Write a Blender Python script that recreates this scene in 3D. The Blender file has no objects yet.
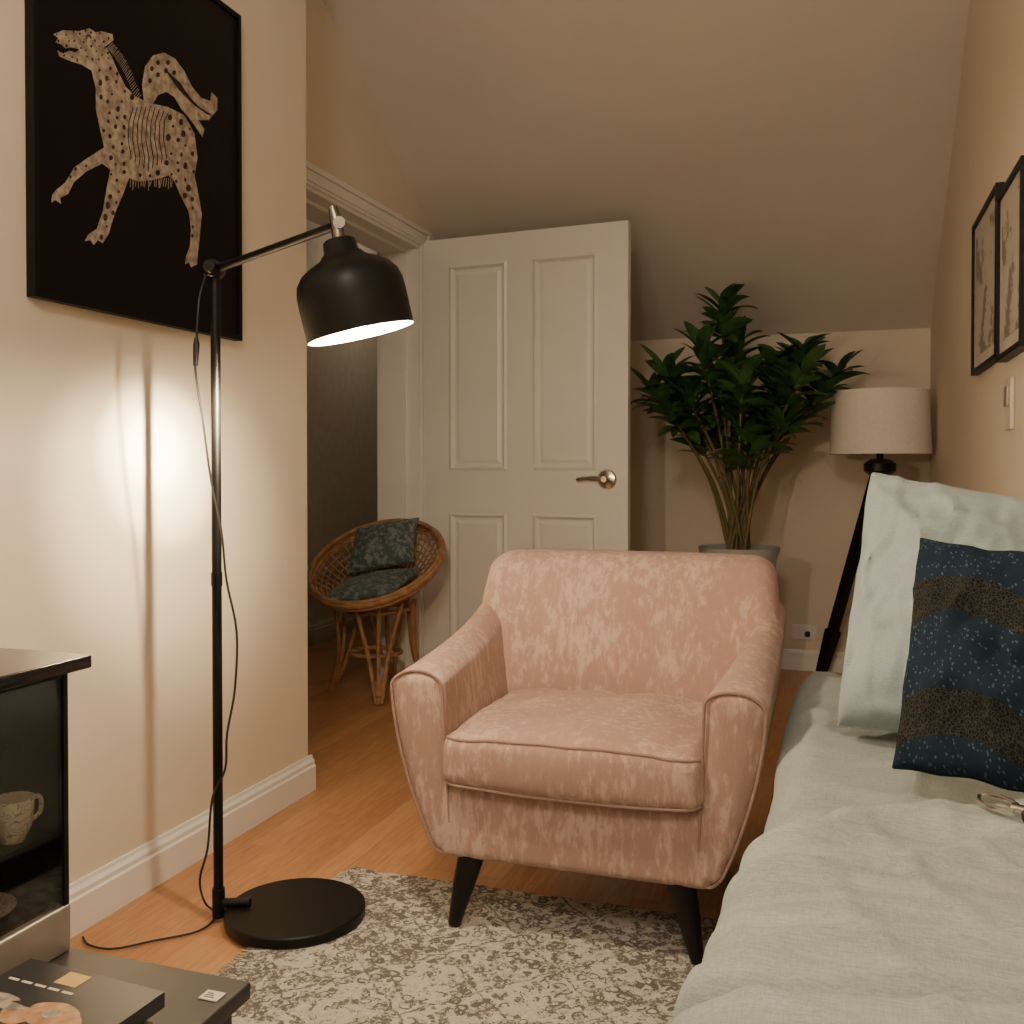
import bpy, bmesh, math, random
from mathutils import Vector, Matrix, noise
from mathutils.geometry import tessellate_polygon
random.seed(7)
C = bpy.context.scene.collection
TH = math.atan(328/980.0); cs, sn = math.cos(TH), math.sin(TH)
RV = Vector((cs, sn, 0)); FV = Vector((-sn, cs, 0)); ZV = Vector((0,0,1))
def P(px, py, d):            # photo point at depth d metres -> room point
    return Vector((0,0,1)) + (RV*((px-512)/980.0) + FV + ZV*((470-py)/980.0))*d
def onX(px, py, X):
    r = P(px,py,1)-Vector((0,0,1)); return Vector((0,0,1)) + r*(X/r.x)
def onZ(px, py, z):
    r = P(px,py,1)-Vector((0,0,1)); return Vector((0,0,1)) + r*((z-1)/r.z)

# ---------------------------------------------------------------- materials
def new_mat(name):
    m = bpy.data.materials.new(name); m.use_nodes = True
    nt = m.node_tree; b = nt.nodes['Principled BSDF']
    return m, nt, b
def N(nt, t, **kw):
    n = nt.nodes.new(t)
    for k, v in kw.items():
        if k in n.inputs.keys(): n.inputs[k].default_value = v
        else: setattr(n, k, v)
    return n
def ramp(nt, fac, stops, interp='LINEAR'):
    r = nt.nodes.new('ShaderNodeValToRGB'); r.color_ramp.interpolation = interp
    e = r.color_ramp.elements
    e[0].position, e[0].color = stops[0][0], (*stops[0][1], 1)
    e[1].position, e[1].color = stops[-1][0], (*stops[-1][1], 1)
    for p, c in stops[1:-1]:
        x = e.new(p); x.color = (*c, 1)
    nt.links.new(fac, r.inputs[0]); return r.outputs[0]
def coords(nt, scale=(1,1,1), rot=(0,0,0), uv=False):
    tc = nt.nodes.new('ShaderNodeTexCoord'); mp = nt.nodes.new('ShaderNodeMapping')
    mp.inputs['Scale'].default_value = scale; mp.inputs['Rotation'].default_value = rot
    nt.links.new(tc.outputs['UV' if uv else 'Object'], mp.inputs[0]); return mp.outputs[0]
def bump(nt, b, h, s, d=.01):
    n = nt.nodes.new('ShaderNodeBump'); n.inputs['Strength'].default_value = s; n.inputs['Distance'].default_value = d
    nt.links.new(h, n.inputs['Height']); nt.links.new(n.outputs[0], b.inputs['Normal'])
def math_(nt, op, a, b_=None, c=None):
    n = nt.nodes.new('ShaderNodeMath'); n.operation = op
    for i, v in enumerate((a, b_, c)):
        if v is None: continue
        if hasattr(v, 'links'): nt.links.new(v, n.inputs[i])
        else: n.inputs[i].default_value = v
    return n.outputs[0]
def mixc(nt, f, a, b_):
    n = nt.nodes.new('ShaderNodeMix'); n.data_type = 'RGBA'
    for s, v in ((n.inputs[0], f), (n.inputs[6], a), (n.inputs[7], b_)):
        if hasattr(v, 'links'): nt.links.new(v, s)
        elif isinstance(v, (int, float)): s.default_value = v
        else: s.default_value = (*v, 1)
    return n.outputs[2]
def noise_n(nt, vec, scale, detail=3, rough=.5):
    n = nt.nodes.new('ShaderNodeTexNoise'); n.inputs['Scale'].default_value = scale
    n.inputs['Detail'].default_value = detail; n.inputs['Roughness'].default_value = rough
    nt.links.new(vec, n.inputs['Vector']); return n.outputs[0]
def simple(name, c, rough=.5, metal=0, c2=None, scale=20, bs=0, stretch=(1,1,1), spec=None):
    m, nt, b = new_mat(name)
    b.inputs['Roughness'].default_value = rough; b.inputs['Metallic'].default_value = metal
    if spec is not None: b.inputs['Specular IOR Level'].default_value = spec
    v = coords(nt, stretch); f = noise_n(nt, v, scale)
    c2 = c2 or tuple(x*.9 for x in c)
    nt.links.new(ramp(nt, f, [(.35, c2), (.65, c)]), b.inputs['Base Color'])
    if bs: bump(nt, b, f, bs)
    return m
def fabric(name, c, c2, scale=8, bs=.25, stretch=(1,1,1), lo=.4, hi=.6, sheen=.12, threads=.0):
    m, nt, b = new_mat(name); b.inputs['Roughness'].default_value = .9
    b.inputs['Sheen Weight'].default_value = sheen; b.inputs['Specular IOR Level'].default_value = .15
    f = noise_n(nt, coords(nt, stretch), scale, 5, .6)
    col = ramp(nt, f, [(lo, c2), (hi, c)])
    t1 = noise_n(nt, coords(nt, (1,16,14)), 30, 4, .7); t2 = noise_n(nt, coords(nt, (16,1,14)), 30, 3, .7)
    w = math_(nt, 'ADD', math_(nt, 'MULTIPLY', t1, 1.25), math_(nt, 'MULTIPLY', t2, .75))
    if threads:
        k = math_(nt, 'MULTIPLY_ADD', w, threads, 1-threads)
        cm = nt.nodes.new('ShaderNodeVectorMath'); cm.operation = 'SCALE'
        nt.links.new(col, cm.inputs[0]); nt.links.new(k, cm.inputs['Scale']); col = cm.outputs[0]
    nt.links.new(col, b.inputs['Base Color'])
    bump(nt, b, w, bs, .002)
    return m
M = {}
M['wall'] = simple('wall_paint', (.75,.665,.54), .75, c2=(.725,.64,.515), scale=3, bs=.02)
M['ceiling'] = simple('ceiling_paint', (.70,.66,.595), .85, c2=(.68,.64,.575), scale=3)
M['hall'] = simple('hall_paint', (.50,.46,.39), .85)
M['white'] = simple('white_gloss_paint', (.84,.82,.77), .35, c2=(.81,.79,.74), scale=4)
M['black'] = simple('black_metal', (.006,.006,.006), .40, spec=.25)
M['blackwood'] = simple('black_wood', (.009,.008,.007), .38, spec=.3)
M['frame'] = simple('black_frame', (.005,.005,.005), .45, spec=.25)
M['paper_black'] = simple('black_paper', (.006,.005,.005), .4, spec=.2)
M['ink'] = simple('cream_print', (.44,.37,.29), .7, c2=(.22,.17,.13), scale=60)
M['spot'] = simple('dark_print', (.03,.02,.015), .7)
M['chrome'] = simple('chrome', (.75,.73,.7), .18, 1)
M['darkchrome'] = simple('dark_chrome', (.22,.20,.18), .25, 1)
M['steel'] = simple('brushed_steel', (.44,.39,.33), .4, .6)
M['reflector'] = simple('white_enamel', (.85,.8,.7), .5)
M['cane'] = simple('rattan_cane', (.42,.245,.12), .5, c2=(.29,.15,.065), scale=30)
M['leaf'] = simple('glossy_leaf', (.060,.150,.040), .36, c2=(.022,.066,.018), scale=11)
M['stem'] = simple('brown_stem', (.17,.12,.05), .7, c2=(.10,.10,.035), scale=30)
M['soil'] = simple('potting_soil', (.03,.02,.012), .95, bs=.5)
M['pot'] = simple('pale_ceramic', (.42,.43,.42), .5)
M['shade'] = simple('cream_shade_fabric', (.86,.81,.73), .9, c2=(.82,.77,.69), scale=60)
M['cord'] = simple('black_cord', (.010,.009,.008), .5)
M['unit'] = simple('charcoal_laminate', (.036,.034,.033), .42, c2=(.030,.028,.027))
M['darkglosst'] = simple('black_gloss', (.006,.006,.007), .16)
def china_mat():
    m, nt, b = new_mat('patterned_china'); b.inputs['Roughness'].default_value = .25
    v = coords(nt); n1 = noise_n(nt, v, 55, 1, .3); n2 = noise_n(nt, v, 28, 1)
    f = math_(nt, 'LESS_THAN', math_(nt, 'PINGPONG', n1, .06), .011)
    f = math_(nt, 'MULTIPLY', math_(nt, 'MULTIPLY', f, math_(nt, 'GREATER_THAN', n2, .42)), .8)
    nt.links.new(mixc(nt, f, (.66,.62,.55), (.22,.18,.17)), b.inputs['Base Color']); return m
M['china'] = china_mat()
M['book'] = simple('dark_book_cover', (.040,.040,.042), .35)
M['case'] = simple('grey_case_spine', (.13,.12,.115), .4)
M['pages'] = simple('book_pages', (.20,.18,.16), .8)
M['orange'] = simple('orange_print', (.52,.32,.17), .6, c2=(.34,.16,.08), scale=60)
M['creamprint'] = simple('cream_cover_print', (.50,.42,.32), .6, c2=(.2,.17,.14), scale=80)
M['yellow'] = simple('yellow_print', (.70,.45,.15), .6)
M['card'] = simple('white_card', (.70,.64,.54), .7)
M['plastic'] = simple('white_plastic', (.68,.62,.52), .4)
M['fringe'] = simple('rug_fringe', (.48,.45,.39), .9)
M['mount'] = simple('pale_mount_board', (.50,.46,.40), .8)
def sketch_mat():
    m, nt, b = new_mat('grey_sketch_print'); b.inputs['Roughness'].default_value = .6
    v = coords(nt); a = noise_n(nt, v, 24, 6, .7); c = noise_n(nt, v, 9, 2)
    f = math_(nt, 'GREATER_THAN', math_(nt, 'MULTIPLY_ADD', c, .7, a), .90)
    nt.links.new(mixc(nt, math_(nt, 'MULTIPLY', f, .75), (.46,.42,.36), (.12,.10,.085)), b.inputs['Base Color']); return m
M['print'] = sketch_mat()
def upholstery():
    m, nt, b = new_mat('pink_chenille'); b.inputs['Roughness'].default_value = .82
    b.inputs['Sheen Weight'].default_value = .15; b.inputs['Specular IOR Level'].default_value = .25
    v = coords(nt, (1.5,1.5,.45)); f = noise_n(nt, v, 38, 5, .74)
    f2 = noise_n(nt, coords(nt, (1,1,1)), 6, 2)
    s = math_(nt, 'ADD', f, math_(nt, 'MULTIPLY', math_(nt, 'SUBTRACT', f2, .5), .45))
    nt.links.new(ramp(nt, s, [(.43,(.365,.235,.192)), (.53,(.395,.26,.215)), (.568,(.46,.318,.262)), (.63,(.505,.365,.305))]), b.inputs['Base Color'])
    g = noise_n(nt, coords(nt, (10,10,1)), 60, 3)
    bump(nt, b, math_(nt, 'ADD', g, s), .35, .003); return m
M['pink'] = upholstery()
M['piping'] = simple('pink_piping', (.31,.20,.165), .8)
M['linen'] = fabric('sage_linen', (.385,.435,.415), (.32,.365,.35), 4, lo=.3, hi=.7, threads=.75, bs=.6)
def blanket_mat():
    m, nt, b = new_mat('sage_blanket'); b.inputs['Roughness'].default_value = .92; b.inputs['Specular IOR Level'].default_value = .12
    b.inputs['Sheen Weight'].default_value = .12
    band = noise_n(nt, coords(nt, (.6,9,1)), 3.0, 4, .6)          # slubby bands across the weave
    t1 = noise_n(nt, coords(nt, (1,16,14)), 30, 4, .7); t2 = noise_n(nt, coords(nt, (16,1,14)), 30, 3, .7)
    w = math_(nt, 'ADD', math_(nt, 'MULTIPLY', t1, 1.25), math_(nt, 'MULTIPLY', t2, .75))
    col = ramp(nt, band, [(.32,(.33,.375,.355)), (.5,(.40,.445,.42)), (.68,(.45,.485,.45))])
    k = math_(nt, 'MULTIPLY_ADD', w, .75, .25)
    cm = nt.nodes.new('ShaderNodeVectorMath'); cm.operation = 'SCALE'
    nt.links.new(col, cm.inputs[0]); nt.links.new(k, cm.inputs['Scale'])
    nt.links.new(cm.outputs[0], b.inputs['Base Color']); bump(nt, b, w, .6, .002); return m
M['linen2'] = blanket_mat()
M['pillow'] = fabric('pale_blue_linen', (.39,.475,.495), (.34,.42,.44), 4, lo=.3, hi=.7, threads=.5, bs=.4)
M['teal'] = fabric('teal_print', (.21,.25,.24), (.075,.105,.105), 42, lo=.46, hi=.6)
def floor_mat():
    m, nt, b = new_mat('oak_laminate'); b.inputs['Roughness'].default_value = .36
    v = coords(nt, (1,1,1), (0,0,math.pi/2))
    br = nt.nodes.new('ShaderNodeTexBrick'); nt.links.new(v, br.inputs['Vector'])
    br.inputs['Scale'].default_value = 1; br.inputs['Brick Width'].default_value = .75; br.inputs['Row Height'].default_value = .065
    br.inputs['Mortar Size'].default_value = .0012; br.inputs['Color1'].default_value = (.1,.1,.1,1); br.inputs['Color2'].default_value = (.9,.9,.9,1)
    br.inputs['Mortar'].default_value = (0,0,0,1); br.offset = .37
    g = noise_n(nt, coords(nt, (22,1.6,1)), 5, 6, .65)
    tone = math_(nt, 'MULTIPLY_ADD', br.outputs['Color'], .25, math_(nt, 'MULTIPLY', g, .8))
    nt.links.new(ramp(nt, tone, [(.20,(.27,.125,.058)), (.48,(.46,.23,.105)), (.75,(.60,.335,.17))]), b.inputs['Base Color'])
    return m
M['floor'] = floor_mat()
def rug_mat():
    m, nt, b = new_mat('distressed_rug'); b.inputs['Roughness'].default_value = .95; b.inputs['Specular IOR Level'].default_value = .05
    v = coords(nt); sep = nt.nodes.new('ShaderNodeSeparateXYZ')
    wob = nt.nodes.new('ShaderNodeTexNoise'); wob.inputs['Scale'].default_value = 26; nt.links.new(v, wob.inputs['Vector'])
    vm = nt.nodes.new('ShaderNodeVectorMath'); vm.operation = 'MULTIPLY_ADD'; vm.inputs[1].default_value = (.035,.035,0)
    nt.links.new(wob.outputs['Color'], vm.inputs[0]); nt.links.new(v, vm.inputs[2]); nt.links.new(vm.outputs[0], sep.inputs[0])
    x, y = sep.outputs[0], sep.outputs[1]
    def tri(u, per): return math_(nt, 'PINGPONG', u, per)
    n1 = noise_n(nt, v, 110, 7, .8); n2 = noise_n(nt, v, 4.5, 3)
    a = math_(nt, 'ADD', tri(x, .24), tri(y, .24))
    l1 = math_(nt, 'LESS_THAN', math_(nt, 'PINGPONG', a, .12), .0045)
    ray = math_(nt, 'LESS_THAN', math_(nt, 'ABSOLUTE', math_(nt, 'SUBTRACT', tri(x, .12), tri(y, .12))), .004)
    lines = math_(nt, 'MAXIMUM', l1, ray)
    vo = nt.nodes.new('ShaderNodeTexVoronoi'); vo.inputs['Scale'].default_value = 34; vo.feature = 'F1'; nt.links.new(vm.outputs[0], vo.inputs['Vector'])
    cell = math_(nt, 'LESS_THAN', math_(nt, 'ABSOLUTE', math_(nt, 'SUBTRACT', vo.outputs[0], .36)), .09)
    zone = math_(nt, 'GREATER_THAN', math_(nt, 'PINGPONG', a, .06), .020)
    mid = noise_n(nt, v, 40, 5, .72)
    blot = math_(nt, 'GREATER_THAN', math_(nt, 'MULTIPLY_ADD', n2, .4, mid), .715)
    keep = math_(nt, 'GREATER_THAN', n1, .47)
    keep2 = math_(nt, 'GREATER_THAN', math_(nt, 'MULTIPLY_ADD', n2, .8, n1), .82)
    orn = math_(nt, 'MULTIPLY', math_(nt, 'MULTIPLY', cell, zone), keep2)
    f = math_(nt, 'MAXIMUM', math_(nt, 'MULTIPLY', lines, keep), math_(nt, 'MAXIMUM', orn, math_(nt, 'MULTIPLY', blot, keep)))
    f = math_(nt, 'MULTIPLY', f, .88)
    light = ramp(nt, n1, [(.35,(.39,.37,.33)), (.65,(.62,.595,.54))])
    nt.links.new(mixc(nt, f, light, (.095,.085,.075)), b.inputs['Base Color'])
    bump(nt, b, noise_n(nt, v, 260, 2), .6, .005); return m
M['rug'] = rug_mat()
def navy_mat():
    m, nt, b = new_mat('navy_print'); b.inputs['Roughness'].default_value = .85; b.inputs['Specular IOR Level'].default_value = .1
    uv = coords(nt, uv=True); sep = nt.nodes.new('ShaderNodeSeparateXYZ'); nt.links.new(uv, sep.inputs[0])
    u, v = sep.outputs[0], sep.outputs[1]
    vo = nt.nodes.new('ShaderNodeTexVoronoi'); vo.inputs['Scale'].default_value = 46; nt.links.new(uv, vo.inputs['Vector'])
    dots = math_(nt, 'LESS_THAN', vo.outputs[0], .26)
    sel = math_(nt, 'GREATER_THAN', noise_n(nt, uv, 12, 2), .44)
    navy = mixc(nt, math_(nt, 'MULTIPLY', math_(nt, 'MULTIPLY', dots, sel), .5), (.013,.024,.042), (.11,.17,.22))
    scal = math_(nt, 'MULTIPLY', math_(nt, 'ABSOLUTE', math_(nt, 'SINE', math_(nt, 'MULTIPLY', u, 4.4))), .07)
    vv = math_(nt, 'SUBTRACT', v, scal)
    band = math_(nt, 'PINGPONG', math_(nt, 'ADD', vv, .10), .25)
    isb = math_(nt, 'LESS_THAN', math_(nt, 'ABSOLUTE', math_(nt, 'SUBTRACT', band, .23)), .07)
    g = nt.nodes.new('ShaderNodeTexVoronoi'); g.feature = 'DISTANCE_TO_EDGE'; g.inputs['Scale'].default_value = 60; nt.links.new(uv, g.inputs['Vector'])
    mesh_ = math_(nt, 'LESS_THAN', g.outputs[0], .08)
    olive = mixc(nt, mesh_, (.012,.014,.016), (.045,.043,.036))
    nt.links.new(mixc(nt, isb, navy, olive), b.inputs['Base Color'])
    bump(nt, b, noise_n(nt, uv, 160, 2), .3, .002); return m
M['navy'] = navy_mat()
def glass_mat():
    m, nt, b = new_mat('dark_glass'); nt.nodes.remove(b)
    t = N(nt, 'ShaderNodeBsdfTransparent', Color=(.85,.83,.80,1)); g = N(nt, 'ShaderNodeBsdfGlossy', Roughness=.04)
    mx = nt.nodes.new('ShaderNodeMixShader'); mx.inputs[0].default_value = .08
    nt.links.new(t.outputs[0], mx.inputs[1]); nt.links.new(g.outputs[0], mx.inputs[2])
    nt.links.new(mx.outputs[0], nt.nodes['Material Output'].inputs[0]); return m
M['glass'] = glass_mat()
m, nt, b = new_mat('bulb_glow'); b.inputs['Emission Color'].default_value = (1,.82,.6,1); b.inputs['Emission Strength'].default_value = 12; M['bulb'] = m

# ---------------------------------------------------------------- mesh helpers
def BM(): return bmesh.new()
def obj(name, bm, mat, parent=None, base=None, smooth=True, angle=40):
    org = Vector(base) if base is not None else (Vector(parent['_o']) if parent else Vector((0,0,0)))
    bmesh.ops.recalc_face_normals(bm, faces=bm.faces[:])
    bmesh.ops.translate(bm, verts=bm.verts[:], vec=-org)
    me = bpy.data.meshes.new(name); bm.to_mesh(me); bm.free()
    me.materials.append(M[mat] if isinstance(mat, str) else mat)
    if smooth:
        for p in me.polygons: p.use_smooth = True
        me.set_sharp_from_angle(angle=math.radians(angle))
    o = bpy.data.objects.new(name, me); C.objects.link(o)
    if parent: o.parent = parent
    else: o.location = org
    o['_o'] = tuple(org)
    return o
def thing(name, label, cat, base, group=None):
    o = bpy.data.objects.new(name, None); C.objects.link(o); o.location = base; o.empty_display_size = .05
    o['_o'] = tuple(base); return tag(o, label, cat, group)
def tag(o, label, cat, group=None):
    o['label'] = label; o['category'] = cat
    if group: o['group'] = group
    return o
def struct(name, bm, mat, parent=None, smooth=False):
    o = obj(name, bm, mat, parent, smooth=smooth)
    if not parent: o['kind'] = 'structure'
    return o
def box(bm, lo, hi):
    vs = [bm.verts.new((x,y,z)) for x in (lo[0],hi[0]) for y in (lo[1],hi[1]) for z in (lo[2],hi[2])]
    for f in ((0,1,3,2),(4,6,7,5),(0,4,5,1),(2,3,7,6),(0,2,6,4),(1,5,7,3)): bm.faces.new([vs[i] for i in f])
def rbox(bm, c, size, r, n=(6,6,6), deform=None, rr=3):
    h = [s/2 for s in size]; c = Vector(c)
    def ax(i):
        a = [-h[i]+r*k/rr for k in range(rr+1)]
        inn = [-h[i]+r+(2*(h[i]-r))*k/n[i] for k in range(1, n[i])]
        return a+inn+[-q for q in reversed(a)]
    A = [ax(0), ax(1), ax(2)]; cache = {}
    def V(i, j, k):
        if (i,j,k) in cache: return cache[(i,j,k)]
        p = Vector((A[0][i], A[1][j], A[2][k]))
        q = Vector([max(-(h[t]-r), min(h[t]-r, p[t])) for t in range(3)])
        d = p-q
        if d.length > 1e-9: p = q+d.normalized()*r
        p = p+c
        if deform: p = deform(p)
        v = bm.verts.new(p); cache[(i,j,k)] = v; return v
    L = [len(a)-1 for a in A]
    for s in (0, L[2]):
        for i in range(L[0]):
            for j in range(L[1]): bm.faces.new((V(i,j,s),V(i+1,j,s),V(i+1,j+1,s),V(i,j+1,s)))
    for s in (0, L[1]):
        for i in range(L[0]):
            for k in range(L[2]): bm.faces.new((V(i,s,k),V(i+1,s,k),V(i+1,s,k+1),V(i,s,k+1)))
    for s in (0, L[0]):
        for j in range(L[1]):
            for k in range(L[2]): bm.faces.new((V(s,j,k),V(s,j+1,k),V(s,j+1,k+1),V(s,j,k+1)))
def tube(bm, pts, rad, seg=8, closed=False):
    pts = [Vector(p) for p in pts]; n = len(pts)
    R = rad if isinstance(rad, (list, tuple)) else [rad]*n
    rings = []; up = None
    for i in range(n):
        if closed: t = pts[(i+1)%n]-pts[i-1]
        else: t = pts[min(i+1,n-1)]-pts[max(i-1,0)]
        t.normalize()
        if up is None:
            up = Vector((0,0,1)) if abs(t.z) < .9 else Vector((1,0,0))
        up = (up-t*up.dot(t)); up.normalize(); w = t.cross(up)
        rings.append([bm.verts.new(pts[i]+(up*math.cos(a)+w*math.sin(a))*R[i]) for a in [2*math.pi*k/seg for k in range(seg)]])
    for i in range(n if closed else n-1):
        a, b_ = rings[i], rings[(i+1)%n]
        for k in range(seg): bm.faces.new((a[k],a[(k+1)%seg],b_[(k+1)%seg],b_[k]))
    if not closed:
        bm.faces.new(rings[0][::-1]); bm.faces.new(rings[-1])
def spline(pts, k=6):
    pts = [Vector(p) for p in pts]; out = []
    for i in range(len(pts)-1):
        p0, p1, p2, p3 = pts[max(i-1,0)], pts[i], pts[i+1], pts[min(i+2,len(pts)-1)]
        for j in range(k):
            t = j/k
            out.append(.5*((2*p1)+(p2-p0)*t+(2*p0-5*p1+4*p2-p3)*t*t+(3*p1-p0-3*p2+p3)*t**3))
    out.append(pts[-1]); return out
def lathe(bm, prof, o, axis=(0,0,1), seg=40):
    o = Vector(o); a = Vector(axis).normalized()
    u = (Vector((1,0,0)) if abs(a.x) < .9 else Vector((0,1,0))); u = (u-a*u.dot(a)).normalized(); w = a.cross(u)
    rings = []
    for r, s in prof:
        if r < 1e-6: rings.append([bm.verts.new(o+a*s)])
        else: rings.append([bm.verts.new(o+a*s+(u*math.cos(t)+w*math.sin(t))*r) for t in [2*math.pi*k/seg for k in range(seg)]])
    for A_, B_ in zip(rings, rings[1:]):
        for k in range(seg):
            q = [A_[k%len(A_)], A_[(k+1)%len(A_)], B_[(k+1)%len(B_)], B_[k%len(B_)]]
            q2 = []
            for v in q:
                if v not in q2: q2.append(v)
            if len(q2) > 2: bm.faces.new(q2)
def flat_poly(bm, pts3):
    vs = [bm.verts.new(p) for p in pts3]
    for t in tessellate_polygon([[Vector(p) for p in pts3]]):
        try: bm.faces.new([vs[i] for i in t])
        except ValueError: pass
def pillow4(bl, br, tr, tl, th, n=26, wr=.006, seed=0, pinch=.05, power=.42, frill=.2):
    bl, br, tr, tl = map(Vector, (bl, br, tr, tl)); bm = BM(); uvl = bm.loops.layers.uv.new('UVMap')
    nrm = (br-bl).cross(tl-bl).normalized(); S = {}; UV = {}
    def pt(u, v, side):
        pin = pinch*(1+.5*noise.noise(Vector((u*3+seed,v*3,7))))
        uu = u*(1-pin*(1-v*v)); vv = v*(1-pin*(1-u*u)); a, b_ = (uu+1)/2, (vv+1)/2
        p = bl*(1-a)*(1-b_)+br*a*(1-b_)+tr*a*b_+tl*(1-a)*b_
        t = (max(0,(1-u*u))*max(0,(1-v*v)))**power
        w = noise.noise(Vector((u*1.8+seed, v*1.8, side*3)))*wr*2.4*t + noise.noise(Vector((u*4+seed, v*4, side)))*wr*t
        rd = 1-abs(noise.noise(Vector((u*2.2+seed+4, v*1.6+u*.8, side*5))))*6
        rd2 = 1-abs(noise.noise(Vector((u*3.5+seed-4, v*3.2-u*1.8, side*5))))*6
        w += (max(0,rd)*1.3+max(0,rd2)*.7)*wr*t
        e_ = max(abs(u),abs(v)); w += frill*wr*math.sin(11*(u if abs(v)>abs(u) else v)+3*noise.noise(Vector((u*2,v*2,seed))))*max(0,(e_-.5)/.5)*t**.4
        return p+nrm*side*(th/2*t)+nrm*w
    for side in (1,-1):
        g = []
        for i in range(n+1):
            row = []
            for j in range(n+1):
                u = math.sin((i/n*2-1)*math.pi/2); v = math.sin((j/n*2-1)*math.pi/2)
                key = (i,j) if i in (0,n) or j in (0,n) else (i,j,side)
                if key not in S: S[key] = bm.verts.new(pt(u,v,side)); UV[S[key]] = ((u+1)/2,(v+1)/2)
                row.append(S[key])
            g.append(row)
        for i in range(n):
            for j in range(n):
                f = bm.faces.new((g[i][j],g[i+1][j],g[i+1][j+1],g[i][j+1]))
                for l in f.loops: l[uvl].uv = UV[l.vert]
    edge = [S[(i,0)].co.copy() for i in range(n)]+[S[(n,j)].co.copy() for j in range(n)]+[S[(i,n)].co.copy() for i in range(n,0,-1)]+[S[(0,j)].co.copy() for j in range(n,0,-1)]
    return bm, edge
def clamp(x, a=0, b=1): return max(a, min(b, x))

# ---------------------------------------------------------------- setting
XL, XR, XW, YB = -1.57, .409, -1.87, 5.10
CT = 2.9; YC = 2.685; OA, OB = 3.10, 4.24
def hc(y): return 1.68+.62*(YB-y)
b = BM(); box(b, (-3,-1.3,-.1), (XR+.12,6.6,0)); struct('floor', b, 'floor')
b = BM(); box(b, (-2.08,-1.3,0), (XL,YC,CT)); struct('wall_left', b, 'wall')
b = BM(); box(b, (-2.08,YC,0), (XW,OA,CT)); box(b, (-2.08,OB,0), (XW,YB,CT)); box(b, (-2.08,OA,2.06), (XW,OB,CT)); struct('wall_recess', b, 'wall')
b = BM(); box(b, (XR,-1.3,0), (XR+.12,YB+.12,CT)); struct('wall_right', b, 'wall')
b = BM(); box(b, (-2.08,YB,0), (XR,YB+.12,1.9)); struct('wall_back', b, 'wall')
b = BM(); box(b, (-2.08,-1.42,0), (XR+.12,-1.3,CT)); struct('wall_front', b, 'wall')
b = BM(); ys = YB-(CT-1.68)/.62
pr = [(-1.42,CT),(ys,CT),(YB+.12,hc(YB+.12)),(YB+.12,hc(YB+.12)+.12),(ys,CT+.15),(-1.42,CT+.15)]
v0 = [b.verts.new((-2.2,y,z)) for y,z in pr]; v1 = [b.verts.new((XR+.2,y,z)) for y,z in pr]
for i in range(6): b.faces.new((v0[i],v0[(i+1)%6],v1[(i+1)%6],v1[i]))
b.faces.new(v0); b.faces.new(v1[::-1]); struct('ceiling', b, 'ceiling')
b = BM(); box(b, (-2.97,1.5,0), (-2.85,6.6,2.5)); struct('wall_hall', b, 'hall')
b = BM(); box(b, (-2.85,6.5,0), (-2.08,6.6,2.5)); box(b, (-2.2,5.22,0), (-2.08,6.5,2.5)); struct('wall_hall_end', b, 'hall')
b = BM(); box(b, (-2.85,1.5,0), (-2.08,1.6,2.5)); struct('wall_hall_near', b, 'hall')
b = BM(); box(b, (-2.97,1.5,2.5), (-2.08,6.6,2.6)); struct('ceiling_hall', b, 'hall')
def skirt(bm, p0, p1, nx, ny, h=.108, t=.018):
    prof = [(0,0),(t,0),(t,h*.70),(t*.75,h*.74),(t*.75,h*.84),(t*.4,h*.92),(t*.3,h),(0,h)]
    a = [bm.verts.new((p0[0]+nx*d, p0[1]+ny*d, z)) for d,z in prof]; c = [bm.verts.new((p1[0]+nx*d, p1[1]+ny*d, z)) for d,z in prof]
    for i in range(len(prof)): bm.faces.new((a[i],a[(i+1)%len(prof)],c[(i+1)%len(prof)],c[i]))
    bm.faces.new(a); bm.faces.new(c[::-1])
b = BM(); skirt(b, (XL,-1.3), (XL,YC+.018), 1, 0); skirt(b, (XL-.0005,YC), (XW,YC), 0, 1); struct('baseboard_left', b, 'white')
b = BM(); skirt(b, (XW,YC+.02), (XW,OA-.08), 1, 0); skirt(b, (XW,4.32), (XW,YB), 1, 0); struct('baseboard_recess', b, 'white')
b = BM(); skirt(b, (XW+.018,YB), (XR,YB), 0, -1, .10); struct('baseboard_back', b, 'white')
b = BM(); skirt(b, (XR,YB-.018), (XR,2.75), -1, 0); struct('baseboard_right', b, 'white')
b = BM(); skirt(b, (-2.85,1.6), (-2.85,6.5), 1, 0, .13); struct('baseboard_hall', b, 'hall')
b = BM()
box(b, (-2.085,OB-.025,0), (XW+.002,OB,2.06)); box(b, (-2.085,OA,0), (XW+.002,OA+.025,2.06)); box(b, (-2.085,OA+.025,2.035), (XW+.002,OB-.025,2.06))
box(b, (-2.06,OB-.04,0), (-1.935,OB-.0251,2.035)); box(b, (-2.06,OA+.025,2.02), (-1.935,OB-.04,2.0349))
struct('trim_1', b, 'white')
b = BM()
for d, (o0, o1) in ((.014,(0,.075)), (.022,(.012,.028)), (.026,(.055,.075))):
    box(b, (XW,OB-.015+o0,0), (XW+d,OB-.015+o1,2.05+o0)); box(b, (XW,OA+.015-o1,0), (XW+d,OA+.015-o0,2.05+o0))
    box(b, (XW,OA+.015-o1,2.05+o0), (XW+d,OB-.015+o1,2.05+o1))
struct('trim_2', b, 'white')

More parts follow.
